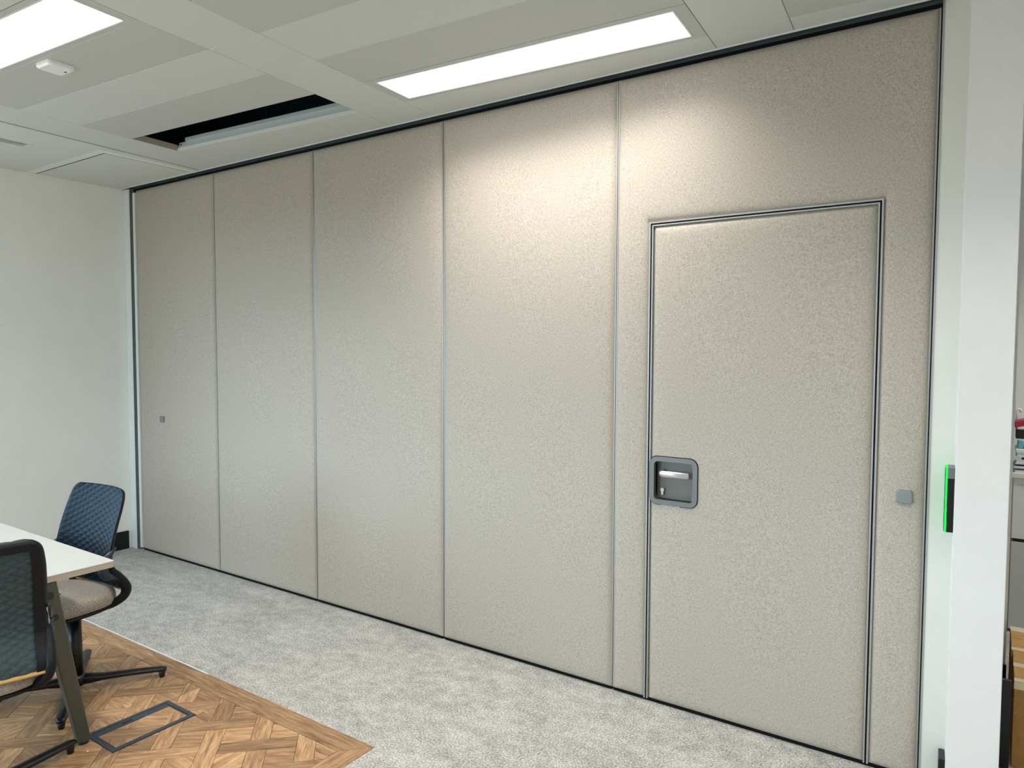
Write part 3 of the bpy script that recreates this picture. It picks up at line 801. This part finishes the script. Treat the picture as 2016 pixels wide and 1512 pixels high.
# ------------------------------------------------------------------ chairs
def catmull(pts, n):
    out = []
    P_ = [pts[0]] + pts + [pts[-1]]
    for i in range(1, len(P_)-2):
        for k in range(n):
            t = k/n; p0, p1, p2, p3 = P_[i-1], P_[i], P_[i+1], P_[i+2]
            out.append(tuple(.5*((2*p1[j]) + (-p0[j]+p2[j])*t + (2*p0[j]-5*p1[j]+4*p2[j]-p3[j])*t*t + (-p0[j]+3*p1[j]-3*p2[j]+p3[j])*t**3) for j in range(len(p1))))
    out.append(tuple(pts[-1])); return out
def make_chair(label, loc, rz, base_rz, arm=1.0):
    t = thing('task_chair', label, 'chair', loc, rz, 'chairs at the table')
    # profile of the back shell: (half width, y, z, wrap)  top -> lumbar -> round the seat -> under it
    prof = [(.168, .158, .935, .02), (.200, .152, .908, .022), (.212, .138, .85, .028), (.216, .116, .77, .035), (.217, .098, .69, .040), (.218, .090, .63, .042),
            (.219, .092, .585, .040), (.220, .110, .545, .034), (.221, .130, .510, .026), (.219, .138, .475, .018), (.205, .120, .437, .010), (.170, .07, .408, .004), (.10, -.02, .396, 0)]
    fine = catmull(prof, 10)
    # fabric shell with quilted relief, from the top to just below the seat line
    rows = [f for f in fine if f[1] > 0 and fine.index(f) <= 91]
    # resample evenly
    L = [0]
    for i in range(1, len(rows)): L.append(L[-1]+math.hypot(rows[i][1]-rows[i-1][1], rows[i][2]-rows[i-1][2]))
    NR, NC = 104, 76
    def at(s_):
        for i in range(1, len(L)):
            if L[i] >= s_:
                q = (s_-L[i-1])/max(1e-9, L[i]-L[i-1]); return [rows[i-1][j]+(rows[i][j]-rows[i-1][j])*q for j in range(4)]
        return list(rows[-1])
    V = []; BASE = []
    for side in (0, 1):
        for i in range(NR+1):
            s_ = L[-1]*i/NR; w, y, z, wr = at(s_)
            s2 = min(L[-1], s_+.004); w2, y2, z2, _ = at(s2); s1 = max(0, s_-.004); w1, y1, z1, _ = at(s1)
            ty_, tz_ = y2-y1, z2-z1; ln = math.hypot(ty_, tz_); ny, nz = (tz_/ln, -ty_/ln)      # front normal (towards -y)
            for k in range(NC+1):
                q = -1+2*k/NC
                wi = w-.010
                if s_ < .05: wi = min(wi, .148+.060*math.sqrt(max(0, 1-(1-s_/.05)**2)))
                x = q*wi
                P1 = (s_/.030+x/.052); P2 = (s_/.030-x/.052)
                d1 = abs(P1-round(P1)); d2 = abs(P2-round(P2)); d = min(d1, d2)*2
                puff = .0050*(1-(1-min(1, d*1.15))**2.2)
                e_ = min(1, (1-abs(q))/.06)
                off = (.004+puff*e_) if side == 0 else -(.004+puff*e_*1.1)
                wrap = -wr*(abs(q)**2.2)
                V.append((x, y+wrap+ny*off, z+nz*off))
                if side == 0: BASE.append((Vector((x, y+wrap, z)), Vector((0, ny, nz))))
    N = (NR+1)*(NC+1); F0, F1 = [], []
    for i in range(NR):
        for k in range(NC):
            a = i*(NC+1)+k
            F0.append((a, a+1, a+NC+2, a+NC+1)); F1.append((a+NC+1, a+NC+2, a+1, a))
    def frame_cell(i, k):
        q = abs(-1+2*(k+.5)/NC); return q > .80 or i < 8
    mkobj('quilted_front', V[:N], F0, 'quilt_blue', t, True)
    mkobj('quilted_back', V[N:], [f for n_, f in enumerate(F1) if not frame_cell(n_//NC, n_ % NC)], 'quilt_teal', t, True)
    # smooth dark frame band round the rear of the shell, with a rim that meets the front
    FV = []
    for i in range(NR+1):
        for k in range(NC+1):
            p_, n2_ = BASE[i*(NC+1)+k]; q = abs(-1+2*k/NC)
            e_ = max(0, min(1, (1-q)/.05, i/2.5)); e2 = max(0, min(1, (q-.78)/.03)) if i > 9 else 1
            FV.append(p_ - n2_*(.001+.0125*e_))
    FF = [f for n_, f in enumerate(F1) if frame_cell(n_//NC, n_ % NC)]
    base = len(FV)
    rimidx = [i*(NC+1) for i in range(NR, -1, -1)] + [k for k in range(1, NC+1)] + [i*(NC+1)+NC for i in range(1, NR+1)]
    for n_ in rimidx: FV.append(Vector(V[n_]))
    for k in range(len(rimidx)-1): FF.append((rimidx[k], rimidx[k+1], base+k+1, base+k))
    inner = []
    mkobj('back_frame', FV, FF, 'chair_frame', t, True)
    # lower rails: from the shell's corners round and under the seat
    for s_ in (-1, 1):
        path = [(s_*(w-.014), y-wr+.004, z) for (w, y, z, wr) in fine[56:]]
        rad = [(.010+.013*min(1, i/14.0), .012+.007*min(1, i/14.0)) for i in range(len(path))]
        sweep('under_rail', path, rad, 'chair_frame', t, 10, Vector((0, 1, .25)).normalized())
    # piping along the lower edge of the quilted shell
    w, y, z, wr = rows[-1]
    pip = [(q*(w-.006), y-wr*abs(q)**2.2+.006, z-.006) for q in [-1+i/12 for i in range(25)]]
    sweep('piping', pip, (.007, .011), 'piping', t, 8, Vector((0, 0, 1)))
    for s_ in (-1, 1):
        # wing where the arm stub leaves the back, with pale piping
        V2, F2 = [], []
        prof2 = [(.56, .075, .0), (.585, .06, .055), (.61, .055, .05), (.64, .062, .025), (.66, .07, .004)]
        wing = sweep('arm_wing', [(s_*.210, .075, .680), (s_*.213, .045, .655), (s_*.216, .015, .630), (s_*.217, -.002, .604), (s_*.217, .02, .565), (s_*.216, .08, .53)],
                     [(.004, .006), (.014, .008), (.022, .009), (.026, .010), (.022, .010), (.008, .008)], 'chair_wing', t, 10, Vector((0, 0, 1)))
        sweep('wing_piping', [(s_*.205, .062, .668), (s_*.206, .045, .640), (s_*.209, .030, .605), (s_*.212, .03, .575)], (.004, .004), 'piping_cream', t, 8, Vector((0, 0, 1)))
    # seat cushion: soft rounded pad with a central tuft
    rings = [(.90, .412), (.985, .418), (1.0, .432), (1.0, .447), (.985, .460), (.95, .470), (.88, .476), (.7, .479), (.45, .478), (.22, .476), (.08, .4725), (.03, .468)]
    V, F = [], []; ns = 56
    for sc_, z in rings:
        for k in range(ns):
            a = 2*math.pi*k/ns; cx_, cy2 = math.cos(a), math.sin(a); p_ = 2/2.7
            x = .208*sc_*math.copysign(abs(cx_)**p_, cx_); y = -.060+.205*sc_*math.copysign(abs(cy2)**p_, cy2)
            V.append((x, y, z-.012*(1 if y < -.2 else 0)*0))
    for i in range(len(rings)-1):
        for k in range(ns): F.append((i*ns+k, i*ns+(k+1) % ns, (i+1)*ns+(k+1) % ns, (i+1)*ns+k))
    F.append(tuple(range(ns))[::-1]); F.append(tuple((len(rings)-1)*ns+k for k in range(ns)))
    seat = mkobj('seat_cushion', V, F, 'seat_wool', t, True)
    cyl('tuft_button', (0, -.060, .466), (0, -.060, .472), .006, .005, 'leg_joint', seat, 12)
    V, F = [], []
    for sc_, z in ((.55, .388), (.9, .394), (.98, .402), (.97, .412)):
        for k in range(ns):
            a = 2*math.pi*k/ns; cx_, cy2 = math.cos(a), math.sin(a); p_ = 2/2.7
            V.append((.208*sc_*math.copysign(abs(cx_)**p_, cx_), -.060+.205*sc_*math.copysign(abs(cy2)**p_, cy2), z))
    for i in range(3):
        for k in range(ns): F.append((i*ns+k, i*ns+(k+1) % ns, (i+1)*ns+(k+1) % ns, (i+1)*ns+k))
    F.append(tuple(range(ns))[::-1]); F.append(tuple(3*ns+k for k in range(ns)))
    mkobj('seat_pan', V, F, 'chair_frame', t, True)
    box('mechanism', -.07, .07, -.10, .07, .362, .392, 'chair_black', t, .012, 3)
    # column and four-arm base
    cyl('gas_spring', (0, 0, .325), (0, 0, .372), .0125, .0125, 'chrome', t, 16)
    cyl('column', (0, 0, .05), (0, 0, .345), .034, .030, 'chair_black', t, 24, True, .004)
    cyl('column_collar', (-.028, 0, .338), (-.028, 0, .352), .012, .010, 'chair_black', t, 12)
    hub = cyl('hub', (0, 0, .030), (0, 0, .085), .050, .040, 'chair_black', t, 24, True, .008)
    for k in range(4):
        a = base_rz - rz + k*math.pi/2
        d = Vector((math.cos(a), math.sin(a), 0))
        pts = [(.02, .052, .026, .028), (.06, .048, .026, .024), (.11, .048, .026, .016), (.2, .046, .025, .0135), (.30, .042, .0235, .0125), (.358, .039, .022, .0115), (.380, .037, .016, .008)]
        bar = sweep('base_arm', [d*r_*arm+Vector((0, 0, z)) for r_, z, _, _ in pts], [(hh, ww) for _, _, ww, hh in pts], 'chair_black', t, 12, Vector((0, 0, 1)))
        p_ = d*.359*arm
        cyl('glide', (p_.x, p_.y, .0005), (p_.x, p_.y, .033), .012, .017, 'chair_black', bar, 14)
    return t
ch1 = make_chair('navy quilted swivel chair with grey seat on the far side of the table', (-3.475, -1.40, 0), math.radians(6), math.radians(57.5))
ch2 = make_chair('quilted swivel chair at the end of the table, its dark back to the viewer', (-2.875, -1.980, 0), math.radians(-109), math.radians(103), 0.92)

# ------------------------------------------------------------------ beyond the pier: cabinet, boxes, clutter
struct(box('wall_stub', -.9, .078, 1.00, 1.10, 0, 3.45, 'wall_paint'), 'edge of a wall beyond the white pier')
struct(box('baseboard_back', -.9, .082, .985, .999, .001, .142, 'black_baseboard'))
o = box('dark_filler', -.10, .086, .285, .300, .0005, .345, 'black_baseboard', None, .002)  # black sheet added to fill the dark gap beside the pier
tag(o, 'black filler sheet added in the dark gap between pier and boxes', 'filler')
t = thing('ceiling_light', 'added unseen ceiling light that brightens the boxes beyond the white pier', 'ceiling light', (0.9, 1.45, HC), 0, 'ceiling light panels')  # extra lamp out of view, added to brighten the area beyond the pier
ring_prism('rim', [(-.7, -.13), (.7, -.13), (.7, .13), (-.7, .13)], [(-.69, -.12), (.69, -.12), (.69, .12), (-.69, .12)], -.003, 0, 'trim_white', t, 'z')
box('diffuser', -.69, .69, -.12, .12, -.002, -.0002, 'led_diffuser', t)
led(t)
cab = thing('storage_cabinet', 'low white cabinet with dark gap below its top section, behind the boxes', 'cabinet', (.75, 2.15, 0))
box('base_unit', -.65, .65, -.25, .25, .02, .515, 'cabinet_grey', cab, .002)
box('shadow_gap', -.64, .64, -.235, .25, .515, .535, 'ink_black', cab)
box('upper_unit', -.65, .65, -.25, .25, .535, .875, 'cabinet_white', cab, .002)
box('worktop', -.66, .66, -.262, .25, .875, .905, 'cabinet_white', cab, .003)
box('plinth', -.62, .62, -.22, .25, .0005, .02, 'ink_black', cab)
# paper stack
z = .9055
for k, (h_, mt, dx) in enumerate(((.012, 'paper', 0), (.010, 'paper_blue', .012), (.012, 'paper', -.006), (.010, 'ink_black', .008), (.010, 'paper', 0))):
    o = box('document_folder', .105+dx, .40+dx, 1.905+dx*.4, 2.12, z, z+h_, mt, None, .001); z += h_ + .0003
    tag(o, '%s folder in the stack on the white cabinet, %s' % ({'paper': 'pale paper', 'paper_blue': 'blue', 'ink_black': 'black'}[mt], ('lowest', 'second from below', 'third from below', 'fourth from below', 'topmost')[k]), 'folder', 'folders on the cabinet')
t = thing('storage_tray', 'white plastic storage tray with small label on the folders', 'tray', (.11, 1.915, z))
box('tray_body', 0, .32, 0, .2, 0, .052, 'box_white', t, .004)
box('tray_rim', -.004, .324, -.004, .204, .052, .074, 'box_white', t, .003)
box('label_frame', -.012+.004, .042, -.0012, 0, .012, .034, 'paper', t)
box('label_mark', .024, .036, -.002, -.001, .017, .029, 'ink_black', t)
zt = z+.0745
o = box('teal_scissors_handle', .112, .142, 1.93, 1.97, zt, zt+.05, 'teal_plastic', None, .008, 3); tag(o, 'small teal plastic thing on the white storage tray', 'stationery')
o = box('red_folder', 0.142, .30, 1.925, 2.08, zt, zt+.012, 'red_plastic', None, .003); tag(o, 'flat red folder lying on the white storage tray', 'folder')
o = box('black_case', .105, .34, 1.98, 2.10, zt+.0505, zt+.095, 'ink_black', None, .004); tag(o, 'black case lying on the white storage tray', 'case')
RM = Matrix.Translation((.10, 1.97, zt+.112)) @ Matrix.Rotation(math.radians(-16), 4, 'Y')
o = box('red_binder', 0, .26, 0, .13, 0, .034, 'red_plastic', None, .003, 2, RM); tag(o, 'red binder tilted on top of the black case', 'binder')
t = sweep('clear_hook', [(.108, 2.06, zt+.09), (.108, 2.06, zt+.20), (.115, 2.06, zt+.215), (.125, 2.06, zt+.21), (.128, 2.06, zt+.195)], (.007, .006), 'sensor_white', None, 10, Vector((0, 1, 0)))
tag(t, 'pale curved plastic hook standing behind the red binder', 'hook')

def carton(label, x0, x1, y0, y1, h_, strips):
    t = thing('cardboard_box', label, 'box', (x0, y0, 0), 0, 'cartons beyond the pier')
    w, d = x1-x0, y1-y0
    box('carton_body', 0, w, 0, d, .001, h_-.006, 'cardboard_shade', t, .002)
    box('flap', .001, w-.001, 0.0, d*.5-.0015, h_-.006, h_-.001, 'cardboard', t, .001)
    box('flap', .001, w-.001, d*.5+.0015, d, h_-.006, h_-.001, 'cardboard', t, .001)
    for a, b in strips: box('tape_strip', 0, w, d*a, d*b, h_-.001, h_, 'tape', t)
    box('tape_strip', .0, w, -.001, 0, h_-.03, h_-.002, 'tape', t)
    return t
carton('nearer brown cardboard box with clear tape on the floor beyond the white pier', .094, .56, .32, .655, .335, ((0, .10), (.46, .58)))
carton('farther brown cardboard box with clear tape on the floor beyond the white pier', .090, .55, .66, .965, .335, ((0.0, .12), (.8, 1.0)))
